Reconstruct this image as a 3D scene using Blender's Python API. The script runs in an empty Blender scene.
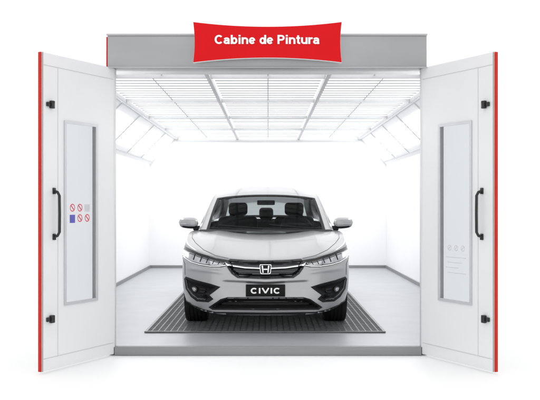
import bpy, bmesh, math, random
from mathutils import Vector, Matrix
from mathutils.bvhtree import BVHTree
from mathutils.geometry import delaunay_2d_cdt
random.seed(4)
scene=bpy.context.scene
COL=scene.collection
F=874.0; CAMZ=1.3; HOR=204.0

# ------------------------------------------------------------ materials
def mat(name,col,rough=.5,metal=0,coat=0,emis=None,estr=0,var=0,vscale=4,bump=0,bscale=200,stretch=None,coatr=.03,spec=.5):
    m=bpy.data.materials.new(name); m.use_nodes=True
    nt=m.node_tree; b=nt.nodes['Principled BSDF']
    b.inputs['Base Color'].default_value=(*col,1)
    b.inputs['Roughness'].default_value=rough
    b.inputs['Metallic'].default_value=metal
    b.inputs['Coat Weight'].default_value=coat
    b.inputs['Coat Roughness'].default_value=coatr
    b.inputs['Specular IOR Level'].default_value=spec
    if emis:
        b.inputs['Emission Color'].default_value=(*emis,1); b.inputs['Emission Strength'].default_value=estr
    if var or bump:
        tc=nt.nodes.new('ShaderNodeTexCoord'); mp=nt.nodes.new('ShaderNodeMapping')
        if stretch: mp.inputs['Scale'].default_value=stretch
        nt.links.new(tc.outputs['Object'],mp.inputs[0])
    if var:
        n=nt.nodes.new('ShaderNodeTexNoise'); n.inputs['Scale'].default_value=vscale; n.inputs['Detail'].default_value=6
        nt.links.new(mp.outputs[0],n.inputs['Vector'])
        r=nt.nodes.new('ShaderNodeValToRGB')
        r.color_ramp.elements[0].position=.3; r.color_ramp.elements[1].position=.7
        r.color_ramp.elements[0].color=(*[max(0,c*(1-var)) for c in col],1)
        r.color_ramp.elements[1].color=(*[min(1,c*(1+var)) for c in col],1)
        nt.links.new(n.outputs['Fac'],r.inputs[0]); nt.links.new(r.outputs[0],b.inputs['Base Color'])
    if bump:
        n2=nt.nodes.new('ShaderNodeTexNoise'); n2.inputs['Scale'].default_value=bscale
        nt.links.new(mp.outputs[0],n2.inputs['Vector'])
        bp=nt.nodes.new('ShaderNodeBump'); bp.inputs['Strength'].default_value=bump; bp.inputs['Distance'].default_value=.002
        nt.links.new(n2.outputs['Fac'],bp.inputs['Height']); nt.links.new(bp.outputs[0],b.inputs['Normal'])
    return m
def glassmat(name,tint,refl=.1,rough=.01):
    m=bpy.data.materials.new(name); m.use_nodes=True; nt=m.node_tree; nt.nodes.clear()
    o=nt.nodes.new('ShaderNodeOutputMaterial'); mx=nt.nodes.new('ShaderNodeMixShader')
    t=nt.nodes.new('ShaderNodeBsdfTransparent'); g=nt.nodes.new('ShaderNodeBsdfGlossy'); lw=nt.nodes.new('ShaderNodeLayerWeight')
    t.inputs[0].default_value=(*tint,1); g.inputs['Roughness'].default_value=rough; lw.inputs[0].default_value=refl
    nt.links.new(lw.outputs['Fresnel'],mx.inputs[0]); nt.links.new(t.outputs[0],mx.inputs[1]); nt.links.new(g.outputs[0],mx.inputs[2])
    nt.links.new(mx.outputs[0],o.inputs[0]); return m

M={}
M['wall']=mat('white_enamel_wall',(.91,.915,.92),.4,var=.008,vscale=2,bump=.05,bscale=30)
M['seam']=mat('panel_seam_grey',(.55,.56,.57),.5,var=.05)
M['post']=mat('door_post_grey',(.70,.71,.72),.5,var=.04)
M['skirt']=mat('skirting_grey',(.24,.245,.25),.5,var=.08)
M['floor']=mat('painted_floor_grey',(.40,.41,.43),.4,var=.05,vscale=3,bump=.08,bscale=60)
M['lip']=mat('threshold_steel',(.27,.275,.28),.45,var=.06,vscale=8,stretch=(.3,4,4))
M['ground']=mat('studio_white_ground',(.96,.96,.96),.6,var=.004)
M['header']=mat('header_grey_steel',(.37,.375,.38),.34,metal=.5,var=.16,vscale=.8,stretch=(.7,1,1.6))
M['headtrim']=mat('header_trim_grey',(.46,.46,.47),.4,var=.04)
M['door']=mat('door_white_enamel',(.78,.79,.805),.3,var=.015,vscale=1.5,bump=.08,bscale=10)
M['doortrim']=mat('door_trim_grey',(.30,.305,.31),.4,metal=.4,var=.05)
M['alu']=mat('window_frame_aluminium',(.60,.61,.63),.35,metal=.3,var=.05)
M['lampframe']=mat('lamp_frame_grey',(.72,.73,.74),.4,var=.04)
M['red']=mat('door_edge_red',(.55,.022,.012),.45,var=.08,spec=.2)
M['black']=mat('black_plastic',(.012,.012,.013),.35,var=.1,bump=.1)
M['signred']=mat('sign_red',(.66,.004,.008),.5,var=.02,spec=.15)
M['signwhite']=mat('sign_white',(.92,.92,.92),.4,var=.005)
M['beam']=mat('ceiling_beam_grey',(.58,.59,.60),.45,var=.04)
M['slat']=mat('filter_slat_grey',(.42,.43,.44),.5,var=.05)
M['filter']=mat('ceiling_filter_glow',(.85,.85,.85),.8,emis=(1,1,1),estr=1.2,var=.08,vscale=5)
M['lamp']=mat('tube_lamp_glow',(.9,.9,.9),.5,emis=(1,1,1),estr=7.0,var=.01)
M['pane']=glassmat('door_glass',(.87,.88,.89),.13)
M['grate']=mat('grate_steel',(.19,.195,.20),.45,metal=.5,var=.15,vscale=12)
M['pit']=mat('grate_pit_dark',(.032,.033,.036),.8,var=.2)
M['blue']=mat('sticker_blue',(.10,.10,.45),.4,var=.03)
M['stred']=mat('sticker_red',(.65,.06,.10),.4,var=.03)
M['stgrey']=mat('sticker_and_reflection_grey',(.58,.59,.61),.4,var=.03)

M['paint']=mat('silver_car_paint',(.42,.425,.435),.30,metal=.72,coat=.55,var=.015,vscale=900,coatr=.06)
M['gblack']=mat('gloss_black',(.006,.006,.007),.15,coat=.3,var=.1)
M['pblack']=mat('plate_black',(.004,.004,.004),.5,var=.1,spec=.2)
M['mblack']=mat('matt_black',(.008,.008,.009),.6,var=.15,spec=.3)
M['chrome']=mat('chrome',(.80,.81,.82),.08,metal=1,var=.01)
M['dchrome']=mat('dark_chrome',(.10,.105,.11),.15,metal=1,var=.02)
M['wing']=mat('smoked_chrome',(.08,.082,.085),.12,metal=1,var=.02)
M['lens']=mat('lamp_reflector',(.50,.51,.53),.12,metal=.8,coat=1,var=.3,vscale=22)
M['led']=mat('lamp_white',(.9,.92,.95),.15,coat=1,emis=(1,1,1),estr=.3,var=.01)
M['gap']=mat('shut_line_black',(.03,.03,.03),.7,var=.1)
M['tyre']=mat('tyre_rubber',(.010,.010,.011),.75,var=.2,bump=.2,bscale=80)
M['rim']=mat('alloy_rim',(.45,.46,.47),.25,metal=.9,var=.04)
M['seat']=mat('seat_fabric',(.022,.022,.024),.8,var=.15)
M['dash']=mat('dashboard_black',(.010,.010,.012),.6,var=.15,spec=.3)
M['liner']=mat('headliner_grey',(.12,.12,.12),.9,var=.05)
M['wglass']=glassmat('windscreen_glass',(.66,.69,.69),.07,.05)
M['sglass']=glassmat('side_glass',(.60,.63,.63),.10)

# ------------------------------------------------------------ helpers
def finish(name,bm,m,parent=None,smooth=False,recalc=True):
    if recalc: bmesh.ops.recalc_face_normals(bm,faces=bm.faces)
    me=bpy.data.meshes.new(name); bm.to_mesh(me); bm.free()
    if smooth:
        for p in me.polygons: p.use_smooth=True
        if smooth!='all': me.set_sharp_from_angle(angle=math.radians(35))
    if m: me.materials.append(m)
    o=bpy.data.objects.new(name,me); COL.objects.link(o)
    if parent: o.parent=parent
    return o
def addbox(bm,x0,x1,y0,y1,z0,z1,bev=0,seg=2,mtx=None):
    r=bmesh.ops.create_cube(bm,size=1)
    vs=r['verts']
    for v in vs:
        v.co=Vector(((x0+x1)/2+v.co.x*(x1-x0),(y0+y1)/2+v.co.y*(y1-y0),(z0+z1)/2+v.co.z*(z1-z0)))
    if bev:
        es=list({e for v in vs for e in v.link_edges})
        rr=bmesh.ops.bevel(bm,geom=es,offset=bev,segments=seg,affect='EDGES',profile=.5)
        vs=[v for v in rr['verts']]
    if mtx:
        for v in vs: v.co=mtx@v.co
    return vs
def box(name,a,m,parent=None,bev=0,seg=2,mtx=None):
    bm=bmesh.new(); addbox(bm,*a,bev=bev,seg=seg,mtx=mtx)
    return finish(name,bm,m,parent,smooth=bool(bev))
def boxes(name,lst,m,parent=None,bev=0):
    bm=bmesh.new()
    for a in lst: addbox(bm,*a,bev=bev)
    return finish(name,bm,m,parent,smooth=bool(bev))
def prism(name,pts,axis,a0,a1,m,parent=None,bev=0):
    bm=bmesh.new()
    def mk(p,a): return bm.verts.new((p[0],a,p[1]) if axis=='y' else (p[0],p[1],a))
    A=[mk(p,a0) for p in pts]; B=[mk(p,a1) for p in pts]
    n=len(pts)
    bm.faces.new(A); bm.faces.new(B[::-1])
    for i in range(n): bm.faces.new((A[i],B[i],B[(i+1)%n],A[(i+1)%n]))
    if bev: bmesh.ops.bevel(bm,geom=bm.edges[:],offset=bev,segments=2,affect='EDGES')
    return finish(name,bm,m,parent)
def quad(name,pts,m,parent=None):
    bm=bmesh.new(); bm.faces.new([bm.verts.new(p) for p in pts])
    return finish(name,bm,m,parent,recalc=False)
def top(o,label,cat,kind=None,group=None):
    o['label']=label; o['category']=cat
    if kind: o['kind']=kind
    if group: o['group']=group
def empty(name,loc=(0,0,0),parent=None):
    e=bpy.data.objects.new(name,None); e.location=loc; e.empty_display_size=.3; COL.objects.link(e)
    if parent: e.parent=parent
    return e
def arc(cx,cy,rx,ry,a0,a1,n=16):
    return [(cx+rx*math.cos(math.radians(a0+(a1-a0)*i/n)),cy+ry*math.sin(math.radians(a0+(a1-a0)*i/n))) for i in range(n+1)]
S=.2
GL={
'C':(.80,[arc(.41,.5,.30,.41,42,318,26)]),
'a':(.62,[[ (.105,.50)]+arc(.29,.49,.175,.145,150,20,10)+[(.465,.44),(.465,.16),(.50,0)],
          [(.46,.425),(.34,.40)]+arc(.25,.235,.145,.15,110,270,10)+[(.36,.11),(.46,.2)]]),
'b':(.66,[[(.12,0),(.12,1)],arc(.35,.365,.185,.28,0,360,26)]),
'd':(.66,[[(.54,0),(.54,1)],arc(.31,.365,.185,.28,0,360,26)]),
'i':(.31,[[(.155,0),(.155,.73)],[(.155,.83),(.155,1)]]),
'n':(.66,[[(.12,0),(.12,.73)],[(.13,.42)]+arc(.325,.44,.20,.20,165,0,10)+[(.525,.4),(.525,0)]]),
'u':(.66,[[(.54,0),(.54,.73)],[(.53,.31)]+arc(.335,.29,.20,.20,-15,-180,10)+[(.135,.33),(.135,.73)]]),
'e':(.62,[[(.10,.355),(.47,.355)],arc(.30,.365,.195,.28,0,322,26)]),
'P':(.72,[[(.14,0),(.14,1)],[(.14,.905),(.40,.905)]+arc(.40,.68,.20,.225,90,-90,12)+[(.14,.455)]]),
't':(.40,[[(.19,.95),(.19,.25)]+arc(.31,.21,.12,.12,180,270,6)+[(.38,.09)],[(.02,.655),(.36,.655)]]),
'r':(.44,[[(.12,0),(.12,.73)],[(.13,.42)]+arc(.33,.44,.20,.20,165,85,8)+[(.42,.63)]]),
' ':(.30,[]),
'I':(.34,[[(.17,0),(.17,1)]]),
'V':(.86,[[(.07,1),(.43,.08)],[(.79,1),(.43,.08)]]),
}
def lettering(name,body,w,h,m,parent,loc,sw=S,track=0,shear=0,sx=1):
    x=0; strokes=[]
    for ch in body:
        adv,st=GL[ch]
        for s in st: strokes.append([(x+px*sx,pz) for px,pz in s])
        x+=adv*sx+track
    x-=track
    k=h; kx=w/x
    bm=bmesh.new(); lay=0
    for s in strokes:
        lay+=1; dy=-.00025*(lay%4)
        pts=[Vector(p) for p in s]; closed=(pts[0]-pts[-1]).length<1e-4
        if closed: pts=pts[:-1]
        n=len(pts); L=[];R=[]
        for i,p in enumerate(pts):
            a=pts[i-1] if (closed or i>0) else p; b=pts[(i+1)%n] if (closed or i<n-1) else p
            t=(b-a)
            t=Vector((t.x*kx,t.y*k)).normalized(); nn=Vector((-t.y,t.x))*sw*k/2
            nn.y*=.84
            def mk(q): 
                return (q.x-w/2+shear*(q.y-h/2),dy,q.y-h/2)
            P=Vector((p.x*kx,p.y*k))
            l,r=mk(P+nn),mk(P-nn)
            L.append((bm.verts.new(l),bm.verts.new((l[0],.004,l[2])))); R.append((bm.verts.new(r),bm.verts.new((r[0],.004,r[2]))))
        rng=range(n if closed else n-1)
        for i in rng:
            j=(i+1)%n
            bm.faces.new((L[i][0],R[i][0],R[j][0],L[j][0]))
            bm.faces.new((L[i][0],L[j][0],L[j][1],L[i][1])); bm.faces.new((R[i][0],R[i][1],R[j][1],R[j][0]))
    o=finish(name,bm,m,parent,recalc=False); o.location=loc
    return o

# ------------------------------------------------------------ camera / world
cam=bpy.data.cameras.new('camera'); co=bpy.data.objects.new('camera',cam); COL.objects.link(co)
co.location=(0,-8,CAMZ); co.rotation_euler=(math.radians(90),0,0)
cam.sensor_width=36; cam.lens=36*F/540; cam.shift_x=2/540; cam.shift_y=4/540; cam.clip_end=500
scene.camera=co
w=bpy.data.worlds.new('World'); scene.world=w; w.use_nodes=True
bg=w.node_tree.nodes['Background']; bg.inputs[0].default_value=(1,1,1,1); bg.inputs[1].default_value=1.15
scene.view_settings.view_transform='Standard'; scene.view_settings.look='None'; scene.view_settings.exposure=0

# ------------------------------------------------------------ ground
g=quad('ground',[(-200,-200,-.085),(200,-200,-.085),(200,200,-.085),(-200,200,-.085)],M['ground'])
top(g,'seamless pure white studio ground under the booth','ground','structure')

# ------------------------------------------------------------ booth
YB=9.75; WX=2.40; CX=1.85; CZ=2.66; WZ=2.10; PY=1.6; OX=1.40
booth=empty('paint_booth',(0,0,0))
top(booth,'white car paint booth with grey header and both doors swung open','paint booth')
fl=prism('floor',[(-OX-.05,0),(OX+.05,0),(WX,PY),(WX,YB),(-WX,YB),(-WX,PY)],'z',-.08,0,M['floor'])
top(fl,'light grey painted booth floor inside the cabin','floor','structure')
box('threshold',(-1.41,1.41,-.03,-.002,-.082,-.002),M['lip'],booth,bev=.004)
T=.06
box('back_wall',(-WX,WX,YB,YB+T,-.08,CZ+.06),M['wall'],booth)
for s in (-1,1):
    x0,x1=(WX,WX+T) if s>0 else (-WX-T,-WX)
    box('side_wall',(x0,x1,PY,YB+T,-.08,CZ+.06),M['wall'],booth)
    prism('portal_wall',[(s*OX,0.06),(s*(OX+.05),.0),(s*(WX+T),PY),(s*WX,PY+.03)],'z',-.08,CZ+.018,M['wall'],booth)
    bm=bmesh.new()
    bm.faces.new([bm.verts.new(p) for p in [(s*CX,.80,CZ),(s*CX,YB,CZ),(s*WX,YB,WZ),(s*WX,PY,WZ)]])
    finish('coving_panel',bm,M['wall'],booth)
    nrm=Vector((-s*(CZ-WZ),0,-(WX-CX))).normalized()
    for k in range(5):
        ya=1.72+k*1.60; yb=ya+1.57
        def cp(t,y,o): return Vector((s*(CX+(WX-CX)*t),y,CZ-(CZ-WZ)*t))+nrm*o
        bm=bmesh.new()
        vs=[bm.verts.new(cp(.24,ya+.08,.006)),bm.verts.new(cp(.24,yb-.06,.006)),bm.verts.new(cp(.78,yb-.06,.006)),bm.verts.new(cp(.78,ya+.08,.006))]
        bm.faces.new(vs)
        L=finish('lamp_panel',bm,M['lamp'],booth)
        bm=bmesh.new()
        def strip(t0,t1,y0,y1):
            a=[cp(t0,y0,.002),cp(t0,y1,.002),cp(t1,y1,.002),cp(t1,y0,.002)]
            b=[cp(t0,y0,.010),cp(t0,y1,.010),cp(t1,y1,.010),cp(t1,y0,.010)]
            A=[bm.verts.new(p) for p in a]; B=[bm.verts.new(p) for p in b]
            bm.faces.new(A); bm.faces.new(B)
            for i in range(4): bm.faces.new((A[i],A[(i+1)%4],B[(i+1)%4],B[i]))
        strip(.06,.09,ya,yb); strip(.89,.92,ya,yb); strip(.09,.89,ya,ya+.03)
        finish('frame',bm,M['lampframe'],L)
    xs=(WX-.02,WX-.002) if s>0 else (-WX+.002,-WX+.02)
    box('skirting',(xs[0],xs[1],PY,YB-.002,.0,.055),M['skirt'],booth)
box('skirting',(-WX+.02,WX-.02,YB-.02,YB-.002,0,.055),M['skirt'],booth)
prism('roof_panel',[(-OX-.03,.02),(OX+.03,.02),(WX+T,PY),(WX+T,YB+T),(-WX-T,YB+T),(-WX-T,PY)],'z',CZ+.02,CZ+.07,M['wall'],booth)
BX=.62
cols=[(-CX,-BX),(-BX,BX),(BX,CX)]
rows=[.38,1.15,3.3,5.45,7.6,YB]
for ci,(xa,xb) in enumerate(cols):
    for r in range(len(rows)-1):
        ya,yb=rows[r],rows[r+1]
        ax,bx=xa,xb
        if r==0:
            if ci==0: ax=-1.6
            if ci==2: bx=1.6
        fo=quad('ceiling_filter',[(ax+.02,ya+.02,CZ),(ax+.02,yb-.02,CZ),(bx-.02,yb-.02,CZ),(bx-.02,ya+.02,CZ)],M['filter'],booth)
        lst=[]; n=max(2,int((yb-ya)/.20))
        for k in range(1,n):
            y=ya+(yb-ya)*k/n
            lst.append((ax+.04,bx-.04,y-.022,y+.022,CZ-.011,CZ-.004))
        x=(ax+bx)/2
        lst.append((x-.006,x+.006,ya+.03,yb-.03,CZ-.016,CZ-.0115))
        boxes('louvre',lst,M['slat'],fo)
for x in (-CX,-BX,BX,CX):
    y0=.36 if abs(x)<1 else .82
    box('ceiling_beam',(x-.022,x+.022,y0,YB-.003,CZ-.055,CZ-.002),M['beam'],booth,bev=.004)
for y in rows[1:-1]:
    boxes('ceiling_crossbeam',[(a+.024,b-.024,y-.03,y+.03,CZ-.045,CZ-.003) for a,b in cols],M['beam'],booth)
box('ceiling_crossbeam',(-CX,CX,YB-.05,YB-.003,CZ-.09,CZ-.058),M['beam'],booth)
box('header',(-1.452,1.435,-.10,.34,2.535,2.835),M['header'],booth,bev=.006)
box('header_end_strip',(-1.462,-1.4525,-.102,.30,2.545,2.812),M['red'],booth,bev=.002)
box('header_trim',(-1.46,1.44,-.110,-.101,2.822,2.84),M['headtrim'],booth,bev=.003)
box('header_trim',(-1.46,1.44,-.110,-.101,2.53,2.541),M['headtrim'],booth,bev=.003)
for s in (-1,1):
    box('door_post',(s*1.403-.005,s*1.403+.005,-.03,.05,-.08,2.534),M['post'],booth,bev=.002)

# doors
def door(s):
    d=empty('door',(s*1.40,-.02,-.067),booth)
    ang=math.atan2(-.88,s*.436)
    d.rotation_euler=(0,0,ang)
    k=-s
    TH=.034; Wd=.985; H=2.605
    x0,x1=.275,.695; z0,z1=.53,2.055
    def B(a):
        xa,xb,ya,yb,za,zb=a
        ya,yb=ya*k,yb*k
        return (xa,xb,min(ya,yb),max(ya,yb),za,zb)
    lst=[(.005,x0,-TH,0,0,H),(x1,Wd-.006,-TH,0,0,H),(x0,x1,-TH,0,0,z0),(x0,x1,-TH,0,z1,H)]
    boxes('door_panel',[B(a) for a in lst],M['door'],d)
    box('door_edge',B((Wd-.005,Wd+.004,-TH-.002,-.006,0,H)),M['red'],d,bev=.002)
    boxes('door_trim',[B(a) for a in [(Wd-.012,Wd-.0055,.0005,.004,0,H)]],M['doortrim'],d)
    boxes('panel_seam',[B(a) for a in [(.02,Wd-.022,.0005,.0018,H-.105,H-.100),(.02,Wd-.022,.0005,.0018,.100,.105),
        (.785,.789,.0005,.0018,.105,H-.105)]],M['seam'],d)
    f=.016
    boxes('window_frame',[B(a) for a in [(x0-f,x0+.008,.001,.012,z0-f,z1+f),(x1-.008,x1+f,.001,.012,z0-f,z1+f),
        (x0+.008,x1-.008,.001,.012,z0-f,z0+.008),(x0+.008,x1-.008,.001,.012,z1-.008,z1+f)]],M['alu'],d)
    boxes('window_gasket',[B(a) for a in [(x0+.001,x0+.008,-.033,-.001,z0,z1),(x1-.008,x1-.001,-.033,-.001,z0,z1)]],M['doortrim'],d)
    box('window_pane',B((x0+.010,x1-.010,-.030,-.024,z0+.002,z1-.002)),M['pane'],d)
    for z in (2.185,.42):
        boxes('hinge',[B(a) for a in [(.855,.895,.001,.030,z-.032,z+.032),(.895,.935,.001,.020,z-.018,z+.018)]],M['black'],d,bev=.005)
    bm=bmesh.new()
    hx=.838; zc=1.285; hh=.19
    path=[(0.004,-hh),(.04,-hh+.01),(.06,-hh+.04),(.062,0),(.06,hh-.04),(.04,hh-.01),(.004,hh)]
    rings=[]
    for i,(yy,zz) in enumerate(path):
        a=path[max(0,i-1)]; b=path[min(len(path)-1,i+1)]
        t=Vector((0,(b[0]-a[0])*k,b[1]-a[1])).normalized(); n1=Vector((1,0,0)); n2=t.cross(n1)
        rings.append([bm.verts.new(Vector((hx,yy*k,zc+zz))+(n1*math.cos(q*math.pi/5)+n2*math.sin(q*math.pi/5))*.012) for q in range(10)])
    for i in range(len(rings)-1):
        for q in range(10): bm.faces.new((rings[i][q],rings[i][(q+1)%10],rings[i+1][(q+1)%10],rings[i+1][q]))
    for zz in (-hh,hh): addbox(bm,*B((hx-.018,hx+.018,.001,.012,zc+zz-.026,zc+zz+.026)),bev=.004)
    finish('handle',bm,M['black'],d,smooth=True)
    def ring(cx,cz,r,m):
        bm=bmesh.new(); n=24
        A=[];Bv=[]
        for i in range(n):
            a=2*math.pi*i/n
            A.append(bm.verts.new((cx+math.cos(a)*r,-.0225*k,cz+math.sin(a)*r))); Bv.append(bm.verts.new((cx+math.cos(a)*r*.74,-.0225*k,cz+math.sin(a)*r*.74)))
        for i in range(n): bm.faces.new((A[i],A[(i+1)%n],Bv[(i+1)%n],Bv[i]))
        q=r*.8; e=r*.12
        c=[bm.verts.new((cx+sx_*.7*q+o1*e,-.0221*k,cz+sx_*.7*q-o1*e)) for sx_,o1 in ((-1,-1),(-1,1),(1,1),(1,-1))]
        bm.faces.new(c)
        return finish('prohibition_sticker',bm,m,d)
    if s<0:
        for cx,cz in ((.57,1.335),(.47,1.335),(.47,1.245),(.37,1.245)): ring(cx,cz,.034,M['stred'])
        box('mandatory_sticker',B((.535,.605,-.0235,-.0225,1.205,1.275)),M['blue'],d)
        box('warning_sticker',B((.335,.405,-.0235,-.0225,1.300,1.365)),M['stgrey'],d)
    else:
        for cx,cz in ((.38,.985),(.47,.985),(.56,.985)): ring(cx,cz,.026,M['stgrey'])
        for j in range(4):
            box('reflected_notice',B((.33+.02*(j%2),.60-.05*(j%3),-.0235,-.0225,.90-j*.045,.905-j*.045)),M['stgrey'],d)  # thin grey strips painted in for the faint text-like reflection in this pane
    return d
door(-1); door(1)

# ------------------------------------------------------------ floor grate
gr=empty('floor_grate',(-.03,.81,0)); top(gr,'dark steel extraction grate set in the booth floor','floor grate')
gw,gl=1.21,5.6
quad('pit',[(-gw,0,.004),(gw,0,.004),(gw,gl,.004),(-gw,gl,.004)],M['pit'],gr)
lst=[]
n=38
for i in range(1,n):
    x=-gw+2*gw*i/n; lst.append((x-.006,x+.006,.02,gl-.02,.005,.014))
boxes('grate_bar',lst,M['grate'],gr)
lst=[]
n=72
for i in range(1,n):
    y=gl*i/n; lst.append((-gw+.02,gw-.02,y-.008,y+.008,.0055,.016))
boxes('grate_crossbar',lst,M['grate'],gr)
boxes('frame',[(-gw-.006,-gw+.02,-.01,gl+.01,.0045,.017),(gw-.02,gw+.006,-.01,gl+.01,.0045,.017),(-gw+.02,gw-.02,-.01,.02,.0045,.017),(-gw+.02,gw-.02,gl-.02,gl+.01,.0045,.017)],M['grate'],gr)

# ------------------------------------------------------------ sign
SX=-.005; sg=empty('sign',(SX,-.25,2.737)); top(sg,'red banner sign with white lettering on the booth header','sign')
def banner(hw,hh,dip,side):
    P=[]
    n=20
    for i in range(n+1):
        t=-1+2*i/n; P.append((t*hw,hh-dip*(1-t*t)))
    for i in range(1,8):
        t=1-2*i/8; P.append((hw-side*(1-t*t),t*hh))
    for i in range(n+1):
        t=1-2*i/n; P.append((t*hw,-hh+dip*(1-t*t)))
    for i in range(1,8):
        t=-1+2*i/8; P.append((-hw+side*(1-t*t),t*hh))
    return P
prism('border',banner(.660,.180,.042,.012),'y',.012,.05,M['signwhite'],sg)
prism('sign_board',banner(.658,.178,.042,.012),'y',0,.0119,M['signred'],sg)
lettering('lettering','Cabine de Pintura',.935,.080,M['signwhite'],sg,(-.003,-.006,.022),sw=.215,track=.0)
for x in (-.38,.38): box('bracket',(x-.02,x+.02,.0505,.14,-.1,.06),M['alu'],sg)

# ------------------------------------------------------------ CAR
car=empty('car',(-.025,.75,.012))
top(car,'silver four-door saloon car parked facing out on the grate','car')
N=11
colx=[0,.18,.36,.54,.69,.80,.885]
rowt=[0,.18,.40,.62,.82,1.0]
rdy=[.03,0,0,.010,.035,.100]
rm=[-.035,-.008,0,0,-.010,-.035]
sty=[None,None,.70,.95,1.25,1.52,2.1,2.7,3.3,3.95,4.3,4.6]
sW=[.878,.885,.890,.893,.893,.890,.89,.89,.89,.885,.87,.84]
szs=[.868,.905,.935,.965,.978,.975,.98,.99,1.005,1.03,1.045,1.03]
szc=[.728,.812,.875,.920,.955,.972,.99,1.0,1.01,1.07,1.085,1.05]
sbz=[.27,.26,.24,.22,.20,.20,.20,.20,.20,.21,.22,.24]
ztf=[.728,.732,.745,.772,.806,.84,.870]
zbf=[.168,.168,.170,.180,.205,.25,.28]
def yp(x): return .02+.085*(x/.9)**2+.42*(x/.9)**7.5
def pos(i,j,s):
    sg_=1 if i>=0 else -1; a=abs(i); t=rowt[j]
    if s==0:
        x=colx[a]+rm[j]*(colx[a]/.885)**2
        z=zbf[a]+(ztf[a]-zbf[a])*t
        y=yp(colx[a])+rdy[j]*(1-.55*(colx[a]/.885)**2)
        return (sg_*x,y,z)
    if s==N:
        x=colx[a]*.95+rm[j]*(a/6)
        z=.25+(1.05-.25)*t
        y=4.66-.22*(colx[a]/.885)**4-(.06 if j==5 else 0)-(.05 if j==0 else 0)
        return (sg_*x,y,z)
    f0=yp(colx[a])+rdy[5]*(1-.55*(colx[a]/.885)**2)
    if a==6:
        f0=yp(.885)+rdy[j]*.45
        y={1:(f0+.70)/2}.get(s,sty[s])
        x=sW[s]+rm[j]; z=sbz[s]+(szs[s]-sbz[s])*t
        return (sg_*x,y,z)
    y=(f0+.70)/2 if s==1 else sty[s]
    x=colx[a]*sW[s]/.885
    q=(colx[a]/.885)**2
    z=szc[s]+(szs[s]-szc[s])*q
    if s in (1,2,3,4):
        z+={0:-.010,1:-.008,2:.006,3:.024,4:-.008,5:-.004}[a]
    if 5<=s<=9 and a==5: x=.785; z=szs[s]+.006
    return (sg_*x,y,z)
bm=bmesh.new(); V={}
def gv(i,j,s):
    k=(i,j,s)
    if k not in V: V[k]=bm.verts.new(pos(i,j,s))
    return V[k]
def gf(*ks):
    bm.faces.new([gv(*k) for k in ks])
for i in range(-6,6):
    for j in range(5):
        gf((i,j,0),(i+1,j,0),(i+1,j+1,0),(i,j+1,0))
        gf((i+1,j,N),(i,j,N),(i,j+1,N),(i+1,j+1,N))
for s in range(N):
    for j in range(5):
        gf((6,j,s),(6,j,s+1),(6,j+1,s+1),(6,j+1,s))
        gf((-6,j,s+1),(-6,j,s),(-6,j+1,s),(-6,j+1,s+1))
    for i in range(-6,6):
        if 5<=s<9 and not (i==5 or i==-6): continue
        gf((i,5,s),(i+1,5,s),(i+1,5,s+1),(i,5,s+1))
cre=bm.edges.layers.float.new('crease_edge')
def setcr(a,b,v):
    e=bm.edges.get((V[a],V[b]))
    if e: e[cre]=v
for s in range(N):
    for sg_ in (1,-1):
        if (6*sg_,5,s) in V: setcr((6*sg_,5,s),(6*sg_,5,s+1),.45)
        if 1<=s<5: setcr((3*sg_,5,s),(3*sg_,5,s+1),.8)
for i in range(-6,6): setcr((i,5,0),(i+1,5,0),.4)
me=bpy.data.meshes.new('cage'); bm.to_mesh(me); bm.free()
tmp=bpy.data.objects.new('tmp',me); COL.objects.link(tmp)
md=tmp.modifiers.new('s','SUBSURF'); md.levels=4; md.render_levels=4
bpy.context.view_layer.update()
me2=bpy.data.meshes.new_from_object(tmp.evaluated_get(bpy.context.evaluated_depsgraph_get()))
bpy.data.objects.remove(tmp)
bm=bmesh.new(); bm.from_mesh(me2)
OD=8.75
def inside(p,poly):
    x,y=p; c=False; n=len(poly)
    for i in range(n):
        x1,y1=poly[i]; x2,y2=poly[(i+1)%n]
        if (y1>y)!=(y2>y) and x<(x2-x1)*(y-y1)/(y2-y1)+x1: c=not c
    return c
def dist(p,poly):
    d=1e9; n=len(poly)
    for i in range(n):
        a=Vector(poly[i]); b=Vector(poly[(i+1)%n]); ab=b-a
        t=max(0,min(1,(Vector(p)-a).dot(ab)/max(1e-9,ab.length_squared)))
        d=min(d,(Vector(p)-(a+ab*t)).length)
    return d
def sym(h): return h+[(-u,v) for u,v in reversed(h) if abs(u)>1e-6]
GR=sym([(0,262.6),(20,262.1),(36,260.9),(39,263.5),(38,269.5),(34,275.2),(28,279.4),(0,280.6)])
LI=sym([(0,298.4),(38,298.4),(45,300.4),(50,303.8),(57,308.4),(53,311.0),(0,311.5)])
PK=[(45,288.2),(55,285.0),(70,281.2),(79.6,277.8),(81.2,280.0),(79.5,290.0),(74.5,298),(68.5,302.6),(57,303.6),(52,300.4),(56,296.4),(50.5,292.4)]
HL=[(34,262.0),(50,259.4),(66,254.4),(76,249.8),(82.5,246.2),(84.8,248.8),(84.2,254.5),(81,259.8),(74,264.0),(65,266.8),(54,268.4),(44,268.5),(38,267.0)]
def uv(co): k=F/(OD+co.y); return (co.x*k,HOR+(CAMZ-co.z)*k)
def sm(t): t=max(0,min(1,t)); return t*t*(3-2*t)
for v in bm.verts:
    if v.co.y<.75 and v.co.z<.9:
        p=uv(v.co); q=(abs(p[0]),p[1])
        for poly,dep,fo in ((GR,.04,3.0),(LI,.07,3.5),(PK,.07,5.0)):
            P=q if poly is PK else p
            if inside(P,poly): v.co.y+=dep*sm((dist(P,poly)-.9)/fo)
        if q[0]<80: v.co.y+=.026*sm((q[1]-(283.0-q[0]*.05))/2.4)*sm((300-q[1])/10)*sm((46-q[0])/10)
        v.co.y+=-.012*math.exp(-((q[1]-(274.0-(q[0]-40)*.12))/2.0)**2)*sm((q[0]-38)/10)*sm((82-q[0])/10)
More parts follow.
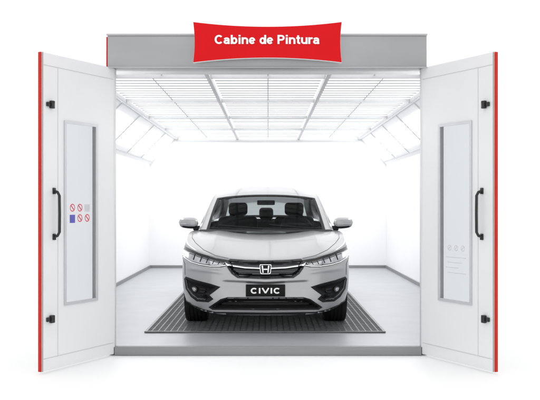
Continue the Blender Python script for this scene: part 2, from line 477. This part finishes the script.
for wy in (.88,3.58):
    C=Vector((0,wy,.335)); R=.365
    dele=[f for f in bm.faces if all(abs(v.co.x)>.6 and (Vector((0,v.co.y,v.co.z))-C).length<R for v in f.verts)]
    bmesh.ops.delete(bm,geom=dele,context='FACES')
    for v in bm.verts:
        if abs(v.co.x)>.6 and v.is_boundary:
            d=Vector((0,v.co.y,v.co.z))-C
            if d.length<R+.02 and v.co.z>.22 and v.co.y>.45:
                d=d.normalized()*R; v.co.y=C.y+d.y; v.co.z=C.z+d.z
bmesh.ops.recalc_face_normals(bm,faces=bm.faces)
bvh=BVHTree.FromBMesh(bm)
body=finish('body',bm,M['paint'],car,smooth='all',recalc=False)

ORG=Vector((0,-OD,CAMZ))
def hit(u,v):
    d=Vector((u/F,1,-(v-HOR)/F)).normalized()
    h,n,_,_=bvh.ray_cast(ORG,d)
    if h is None or h.y>2:
        g=ORG+d/d.y*(OD+.55)
        h,n,_,_=bvh.find_nearest(g)
    if n.dot(d)>0: n=-n
    return h,n
def patch(name,poly,m,off=.004,rim=.012,parent=car,sp=1.3,smooth='all',label=None):
    P=[]
    n=len(poly)
    for i in range(n):
        a=Vector(poly[i]); b=Vector(poly[(i+1)%n]); k=max(1,int(round((b-a).length/sp)))
        for q in range(k): P.append(a+(b-a)*q/k)
    nb=len(P); polyt=[tuple(p) for p in poly]
    us=[p[0] for p in polyt]; vs=[p[1] for p in polyt]
    u=min(us)+sp*.5
    while u<max(us):
        v=min(vs)+sp*.5
        while v<max(vs):
            if inside((u,v),polyt) and dist((u,v),polyt)>sp*.5: P.append(Vector((u,v)))
            v+=sp
        u+=sp
    r=delaunay_2d_cdt(P,[],[list(range(nb))],1,1e-5)
    bm=bmesh.new(); H=[hit(p.x,p.y) for p in r[0]]
    vs_=[bm.verts.new(h+nn*off) for h,nn in H]
    for f in r[2]:
        try: bm.faces.new([vs_[i] for i in f])
        except ValueError: pass
    bm.normal_update()
    for f in list(bm.faces):
        if f.normal.y>0: f.normal_flip()
    bnd=[e for e in bm.edges if e.is_boundary]
    bm.verts.index_update()
    low={}
    for e in bnd:
        for v in e.verts:
            if v not in low:
                h,nn=H[v.index]; low[v]=bm.verts.new(h-nn*rim)
    for e in bnd:
        a,b=e.verts; bm.faces.new((a,b,low[b],low[a]))
    return finish(name,bm,m,parent,smooth=True,recalc=True)
def mirror(poly): return [(-u,v) for u,v in reversed(poly)]
def both(name,poly,m,parent=None,**k):
    a=patch(name,poly,m,parent=(parent[0] if parent else car),**k); b=patch(name,mirror(poly),m,parent=(parent[1] if parent else car),**k); return (a,b)
def line(pts,wd):
    L=[];R=[]
    for i,p in enumerate(pts):
        a=Vector(pts[max(0,i-1)]); b=Vector(pts[min(len(pts)-1,i+1)]); t=(b-a).normalized(); n=Vector((-t.y,t.x))*wd/2
        L.append(tuple(Vector(p)+n)); R.append(tuple(Vector(p)-n))
    return L+R[::-1]
gri=patch('grille',GR,M['gblack'],off=.004,sp=1.0)
for v0,hwid in ((273.2,34),(275.6,31),(278.0,27)):
    patch('grille_slat',sym([(0,v0-.3),(hwid,v0-.5),(hwid-.5,v0+.15),(0,v0+.35)]),M['dchrome'],off=.014,parent=gri,sp=1.0)
patch('grille_wing',sym([(0,264.6),(20,264.0),(36.5,262.4),(41,264.0),(37.5,267.6),(20,270.0),(0,270.8)]),M['wing'],off=.024,parent=gri,rim=.01,sp=1.2)
patch('grille_wing',sym([(0,270.2),(20,269.3),(37,266.8),(40.5,264.4),(38.5,267.9),(20,270.5),(0,271.4)]),M['chrome'],off=.032,parent=gri,sp=.9,rim=-.02)
patch('shut_line',line([(-36,260.2),(-20,261.4),(0,261.9),(20,261.4),(36,260.2)],.5),M['gap'],off=.0015)
def emblem():
    h,n=hit(0,270); yy=h.y-.06; zc=h.z; bm=bmesh.new(); K=.9
    def loop(w1,w2,hh,y):
        pts=[]
        P=[(-w1*K,hh*K),(w1*K,hh*K),(w2*K,-hh*K),(-w2*K,-hh*K)]
        for i in range(4):
            c=Vector(P[i]); a=Vector(P[i-1]); b=Vector(P[(i+1)%4])
            r=.018*K
            p0=c+(a-c).normalized()*r; p2=c+(b-c).normalized()*r
            for q in range(5):
                t=q/4; pp=p0*(1-t)**2+c*2*t*(1-t)+p2*t*t; pts.append(pp)
        return [bm.verts.new((p.x,y,zc+p.y)) for p in pts]
    A=loop(.068,.058,.055,yy); B=loop(.060,.050,.047,yy); A2=loop(.068,.058,.055,yy+.05); B2=loop(.060,.050,.047,yy+.03)
    n_=len(A)
    for i in range(n_):
        j=(i+1)%n_
        bm.faces.new((A[i],A[j],B[j],B[i])); bm.faces.new((A[i],A2[i],A2[j],A[j])); bm.faces.new((B[i],B[j],B2[j],B2[i]))
    def poly(pts):
        a=[bm.verts.new((x*K,yy-.002,zc+z*K)) for x,z in pts]; b=[bm.verts.new((x*K,yy+.03,zc+z*K)) for x,z in pts]
        bm.faces.new(a); bm.faces.new(b[::-1])
        for i in range(len(a)): bm.faces.new((a[i],b[i],b[(i+1)%len(a)],a[(i+1)%len(a)]))
    poly([(-.045,.041),(-.028,.041),(-.021,-.041),(-.034,-.041)])
    poly([(.045,.041),(.034,-.041),(.021,-.041),(.028,.041)])
    poly([(-.028,.006),(.028,.006),(.026,-.008),(-.026,-.008)])
    e=finish('emblem',bm,M['chrome'],car)
    box('emblem_backing',(-.050,.050,yy+.012,yy+.045,zc-.042,zc+.042),M['mblack'],e,bev=.005)
emblem()
hl=both('headlight',HL,M['gblack'],off=.004,sp=1.0)
both('lamp_reflector',[(41,264.4),(50,262.4),(64,258.2),(76,253.2),(82.4,249.8),(83.2,252.6),(80,258.4),(73.6,262.2),(65,264.8),(54,266.4),(46,266.7),(42.5,266.0)],M['lens'],hl,off=.008,rim=.004,sp=.9)
for u,v,dv in ((47,264.8,1.4),(52.5,264.0,1.9),(58.5,262.6,2.4),(64.5,260.9,2.8),(71,258.6,3.2)):
    both('lamp_divider',line([(u-1.3,v-dv),(u+.6,v+dv*.8)],.5),M['mblack'],hl,off=.013,rim=.004,sp=.8)
both('lamp_shade',line([(42,264.9),(50,263.2),(64,259.0),(75,254.6)],.9),M['dchrome'],hl,off=.012,rim=.003,sp=.8)
both('running_light',line([(39.5,266.7),(46,267.6),(55,267.5),(65,265.9),(73.8,263.1),(80.2,259.0),(83.2,253.4),(83.6,249.6)],.7),M['led'],hl,off=.012,rim=.004,sp=.8)
both('indicator',[(76.4,253.9),(81.6,251.1),(82.2,253.2),(79.6,257.4),(76.6,259.4),(75.8,256.6)],M['led'],hl,off=.012,rim=.002,sp=.8)
li=patch('lower_intake',LI,M['mblack'],off=.004,sp=1.0)
for v0,hw in ((301.8,41),(304.8,46),(307.8,50)):
    patch('intake_slat',sym([(0,v0-.3),(hw,v0-.4),(hw,v0+.1),(0,v0+.4)]),M['gblack'],off=.016,parent=li,sp=1.0)
pk=both('fog_lamp_pocket',PK,M['mblack'],off=.004,sp=1.0)
def disc(u,v,r,n=16): return [(u+r*math.cos(2*math.pi*a/n),v+r*.95*math.sin(2*math.pi*a/n)) for a in range(n)]
for dv in (0,3.0,6.0):
    both('pocket_slat',line([(59-dv*.1,290.4+dv),(64.5,289.6+dv)],.7),M['gblack'],pk,off=.02,sp=.8)
both('pocket_trim',line([(78.8,280.2),(77.2,289.6),(72.6,296.4),(67.5,300.6),(59.5,301.4)],.8),M['dchrome'],pk,off=.012,sp=.8)
fb=both('fog_lamp',disc(70,290.4,3.0),M['dchrome'],off=.020,sp=.8)
both('lamp_lens',disc(70,290.4,2.0),M['lens'],fb,off=.026,sp=.7,rim=.004)
patch('splitter',sym([(0,314.0),(50,313.2),(62,310.6),(74,305.6),(76,303.4),(78,304.2),(74,308.6),(62,313.4),(50,316.4),(0,317.2)]),M['mblack'],off=.008)
both('shut_line',line([(37,259.6),(50,256.8),(62,251.0),(70,244),(73.5,239),(73,234.5)],.4),M['gap'],off=.001,rim=.004,sp=1)
both('shut_line',line([(83.4,258.5),(80.8,264.5),(80.5,276.0)],.4),M['gap'],off=.001,rim=.004,sp=1)
h,n=hit(0,291.5); pz=h.z; py=h.y-.035
pl=box('number_plate',(-.193,.193,py-.012,py,pz-.055,pz+.055),M['pblack'],car,bev=.004)
box('plate_holder',(-.198,.198,py+.0005,py+.08,pz-.060,pz+.059),M['mblack'],car,bev=.004)
lettering('lettering','CIVIC',.30,.056,M['signwhite'],pl,(0,py-.0165,pz),sw=.28,track=.08,sx=1.25)
boxes('underbody',[(-.60,.60,.22,4.4,.175,.24),(-.84,.84,1.30,3.15,.19,.24)],M['mblack'],car)
for wy in (.88,3.58):
    for s in (-1,1):
        bm=bmesh.new(); n=22; A=[];B=[]
        for i in range(n+1):
            a=math.radians(-18+216*i/n)
            y=wy+.368*math.cos(a); z=.335+.368*math.sin(a)
            A.append(bm.verts.new((s*.862,y,z))); B.append(bm.verts.new((s*.56,y,z)))
        for i in range(n): bm.faces.new((A[i],A[i+1],B[i+1],B[i]))
        bm.faces.new(B)
        finish('arch_liner',bm,M['mblack'],car,smooth=True)
def wheel(x,y,s):
    w_=empty('wheel',(x,y,.325),car)
    def lathe(name,prof,m,n=64,par=w_):
        bm=bmesh.new(); R=[]
        for i in range(n):
            a=2*math.pi*i/n
            R.append([bm.verts.new((s*px_,r*math.cos(a),r*math.sin(a))) for px_,r in prof])
        for i in range(n):
            for k in range(len(prof)-1): bm.faces.new((R[i][k],R[(i+1)%n][k],R[(i+1)%n][k+1],R[i][k+1]))
        return finish(name,bm,m,par,smooth=True)
    pr=[(-.095,.215),(-.118,.235),(-.123,.27),(-.117,.305),(-.10,.321)]
    for g0 in (-.06,-.02,.02,.06):
        pr+=[(g0-.006,.326),(g0-.0055,.317),(g0+.0055,.317),(g0+.006,.326)]
    pr+=[(.10,.321),(.117,.305),(.123,.27),(.118,.235),(.095,.215)]
    lathe('tyre',pr,M['tyre'])
    lathe('rim',[(-.09,.205),(-.095,.218),(-.07,.20),(.05,.195),(.098,.205),(.108,.222),(.102,.205)],M['rim'])
    bm=bmesh.new()
    for k in range(10):
        mt=Matrix.Rotation(2*math.pi*k/10,4,'X')
        addbox(bm,s*.085-.012,s*.085+.012,-.016,.016,.03,.205,bev=.004,mtx=mt)
    finish('spoke',bm,M['rim'],w_,smooth=True)
    lathe('hub',[(.03,.0),(.10,.001),(.102,.045),(.04,.055)],M['rim'],n=24)
    lathe('brake_disc',[(.01,.02),(.01,.15),(.03,.15),(.03,.02)],M['dchrome'],n=40)
for wy in (.88,3.58):
    for s in (-1,1): wheel(s*.752,wy,s)

ST=[ # y cs zc xr zr xb zb
(1.42,-.15,.985,.762,.985,.782,.968),
(1.62,-.14,1.12,.738,1.09,.79,.975),
(1.87,-.115,1.268,.705,1.225,.79,.985),
(2.15,-.08,1.405,.668,1.352,.79,.99),
(2.38,-.04,1.468,.652,1.402,.79,.995),
(2.72,0,1.515,.642,1.430,.79,1.0),
(3.10,0,1.505,.628,1.418,.79,1.01),
(3.45,.02,1.445,.615,1.365,.79,1.02),
(3.80,.04,1.300,.630,1.255,.785,1.03),
(4.12,.06,1.085,.70,1.075,.775,1.04)]
def cr(t):
    i=min(len(ST)-2,int(t)); f=t-i
    p0=ST[max(0,i-1)];p1=ST[i];p2=ST[i+1];p3=ST[min(len(ST)-1,i+2)]
    return [.5*(2*b+(c-a)*f+(2*a-5*b+4*c-d)*f*f+(3*b-a-3*c+d)*f**3) for a,b,c,d in zip(p0,p1,p2,p3)]
SUB=8; NT=44; NS=10
nst=(len(ST)-1)*SUB
def ghpt(t,kind,p):
    y,cs,zc,xr,zr,xb,zb=cr(t)
    if kind=='top':
        a=abs(p); return Vector((p*xr,y+cs*(1-p*p),zr+(zc-zr)*(1-a**2.4)))
    s=kind; return Vector((s*(xb+(xr-xb)*p+.018*math.sin(math.pi*p)),y,zb+(zr-zb)*p))
G={}
for i in range(nst):
    t0,t1=i/SUB,(i+1)/SUB; tm=(t0+t1)/2
    for k in range(NT):
        p0=-1+2*k/NT;p1=-1+2*(k+1)/NT; pm=abs(p0+p1)/2
        q=[ghpt(t0,'top',p0),ghpt(t0,'top',p1),ghpt(t1,'top',p1),ghpt(t1,'top',p0)]
        if tm<3.0 and pm<.93:
            key='windscreen_trim' if (pm>.88 or tm<.12 or tm>2.88) else 'windscreen'
        elif 7.1<tm<8.75 and pm<.88: key='rear_window'
        else: key='roof'
        G.setdefault(key,[]).append(q)
    for s in (-1,1):
        for k in range(NS):
            p0=k/NS;p1=(k+1)/NS;pm=(p0+p1)/2
            q=[ghpt(t0,s,p0),ghpt(t0,s,p1),ghpt(t1,s,p1),ghpt(t1,s,p0)]
            if s<0: q=q[::-1]
            if .9<tm<7.6 and pm<.9:
                if 4.9<tm<5.3: key='door_pillar_%d'%s
                elif tm<4.9: key='side_window_f%d'%s
                else: key='side_window_r%d'%s
            else: key='roof'
            G.setdefault(key,[]).append(q)
for key,qs in G.items():
    bm=bmesh.new()
    for q in qs: 
        bm.faces.new([bm.verts.new(p) for p in q])
    bmesh.ops.remove_doubles(bm,verts=bm.verts,dist=1e-5)
    nm='side_window' if key.startswith('side') else ('door_pillar' if key.startswith('door') else key)
    mm={'windscreen':M['wglass'],'rear_window':M['sglass'],'side_window':M['sglass'],'door_pillar':M['gblack'],'windscreen_trim':M['mblack'],'roof':M['paint']}[nm]
    finish(nm,bm,mm,car,smooth='all',recalc=(nm!='roof') )
bm=bmesh.new(); ni=30
gr_=[[None]*13 for _ in range(ni+1)]
for i in range(ni+1):
    t=3.02+(7.05-3.02)*i/ni
    for k in range(13):
        p=-.93+1.86*k/12; v=ghpt(t,'top',p); v.z-=.03; gr_[i][k]=bm.verts.new(v)
for i in range(ni):
    for k in range(12): bm.faces.new((gr_[i][k],gr_[i][k+1],gr_[i+1][k+1],gr_[i+1][k]))
finish('headliner',bm,M['liner'],car,smooth='all')
bm=bmesh.new()
for k in range(30):
    a=-1+2*k/30;b=-1+2*(k+1)/30
    def cw(p,dy,dz):
        v=ghpt(0,'top',p); return bm.verts.new((v.x*1.0,v.y+dy,v.z+dz))
    bm.faces.new((cw(a,-.05,-.012),cw(b,-.05,-.012),cw(b,.03,.012),cw(a,.03,.012)))
bmesh.ops.remove_doubles(bm,verts=bm.verts,dist=1e-5)
finish('cowl',bm,M['mblack'],car,smooth='all')
for (p0,t0,p1,t1) in ((.80,.05,.05,.42),(-.05,.05,-.72,.40)):
    bm=bmesh.new(); n=14; prev=None
    for i in range(n+1):
        f=i/n; c=ghpt(t0+(t1-t0)*f,'top',p0+(p1-p0)*f)
        c.z+=.018; c.y-=.008
        ring=[bm.verts.new(c+Vector((0,math.cos(a)*.007,math.sin(a)*.007))) for a in (0,1.57,3.14,4.71)]
        if prev:
            for q in range(4): bm.faces.new((prev[q],prev[(q+1)%4],ring[(q+1)%4],ring[q]))
        prev=ring
    finish('wiper',bm,M['mblack'],car)
for s in (-1,1):
    bm=bmesh.new(); rings=[]
    NX=14; NA=24
    for i in range(NX+1):
        f=i/NX; x=.80+.235*f
        e=(1-abs(2*f-1)**3.2)**.42 if 0<f<1 else .02
        hz=(.072-.010*f)*e; hy=.06*e; zc=1.060+.010*f; yc=1.60+.03*f*f
        r=[]
        for a in range(NA):
            an=2*math.pi*a/NA; c_,s_=math.cos(an),math.sin(an)
            cc=math.copysign(abs(c_)**.75,c_); ss=math.copysign(abs(s_)**.75,s_)
            r.append(bm.verts.new((s*x,yc+hy*cc,zc+hz*ss)))
        rings.append(r)
    for i in range(NX):
        for a in range(NA): bm.faces.new((rings[i][a],rings[i][(a+1)%NA],rings[i+1][(a+1)%NA],rings[i+1][a]))
    bm.faces.new(rings[0]); bm.faces.new(rings[-1])
    mo=finish('wing_mirror',bm,M['paint'],car,smooth='all')
    mo.data.materials.append(M['mblack'])
    for p in mo.data.polygons:
        if p.center.z<1.028: p.material_index=1
    box('mirror_glass',(min(s*.83,s*1.01),max(s*.83,s*1.01),1.668,1.675,1.02,1.105),M['chrome'],mo,bev=.003)
    box('mirror_stalk',(min(s*.765,s*.86),max(s*.765,s*.86),1.57,1.64,.975,1.03),M['mblack'],mo,bev=.012)
    box('indicator',(min(s*.90,s*1.005),max(s*.90,s*1.005),1.535,1.560,1.050,1.060),M['lens'],mo,bev=.002)
# interior
box('dashboard',(-.72,.72,1.60,2.02,.78,1.0),M['dash'],car,bev=.05,seg=4)
box('instrument_hood',(.18,.56,1.84,2.05,.98,1.055),M['dash'],car,bev=.03,seg=3)
boxes('interior_tub',[(-.76,-.72,1.6,4.0,.25,.97),(.72,.76,1.6,4.0,.25,.97),(-.72,.72,1.6,4.0,.25,.30)],M['dash'],car)
def seat(x,y,wd,hz=0):
    st=empty('seat',(x,y,hz),car)
    tilt=Matrix.Translation((0,.42,.55))@Matrix.Rotation(math.radians(-14),4,'X')
    box('seat_back',(-wd/2,wd/2,-.06,.06,0,.62),M['seat'],st,bev=.06,seg=5,mtx=tilt)
    box('seat_cushion',(-wd/2,wd/2,-.08,.45,.40,.55),M['seat'],st,bev=.05,seg=4)
    n=1 if wd<.7 else 3
    for k in range(n):
        cx=0 if n==1 else (-.42+.42*k)
        hw=.125 if n==1 else .10
        box('headrest',(cx-hw,cx+hw,-.045,.05,.64,.81),M['seat'],st,bev=.047,seg=5,mtx=tilt)
        for dx in (-.055,.055): box('headrest_post',(cx+dx-.006,cx+dx+.006,-.005,.007,.60,.66),M['dchrome'],st,mtx=tilt)
    return st
seat(-.37,2.2,.52,-.03); seat(.37,2.2,.52,-.03)
seat(0,3.05,1.25,-.10)
bm=bmesh.new(); n=36
R_=.18; rings=[]
for i in range(n):
    a=2*math.pi*i/n; rings.append([bm.verts.new(((R_+.016*math.cos(b*math.pi/4))*math.cos(a),.016*math.sin(b*math.pi/4),(R_+.016*math.cos(b*math.pi/4))*math.sin(a))) for b in range(8)])
for i in range(n):
    for b in range(8): bm.faces.new((rings[i][b],rings[(i+1)%n][b],rings[(i+1)%n][(b+1)%8],rings[i][(b+1)%8]))
addbox(bm,-.17,.17,-.012,.012,-.02,.02,bev=.005); addbox(bm,-.06,.06,-.03,.02,-.07,.05,bev=.02); addbox(bm,-.015,.015,-.01,.01,-.17,-.04,bev=.004)
sw=finish('steering_wheel',bm,M['dash'],car,smooth=True); sw.location=(.37,2.12,.98); sw.rotation_euler=(math.radians(-22),0,0)
box('rear_view_mirror',(-.11,.11,2.06,2.085,1.275,1.335),M['dash'],car,bev=.012,seg=3)
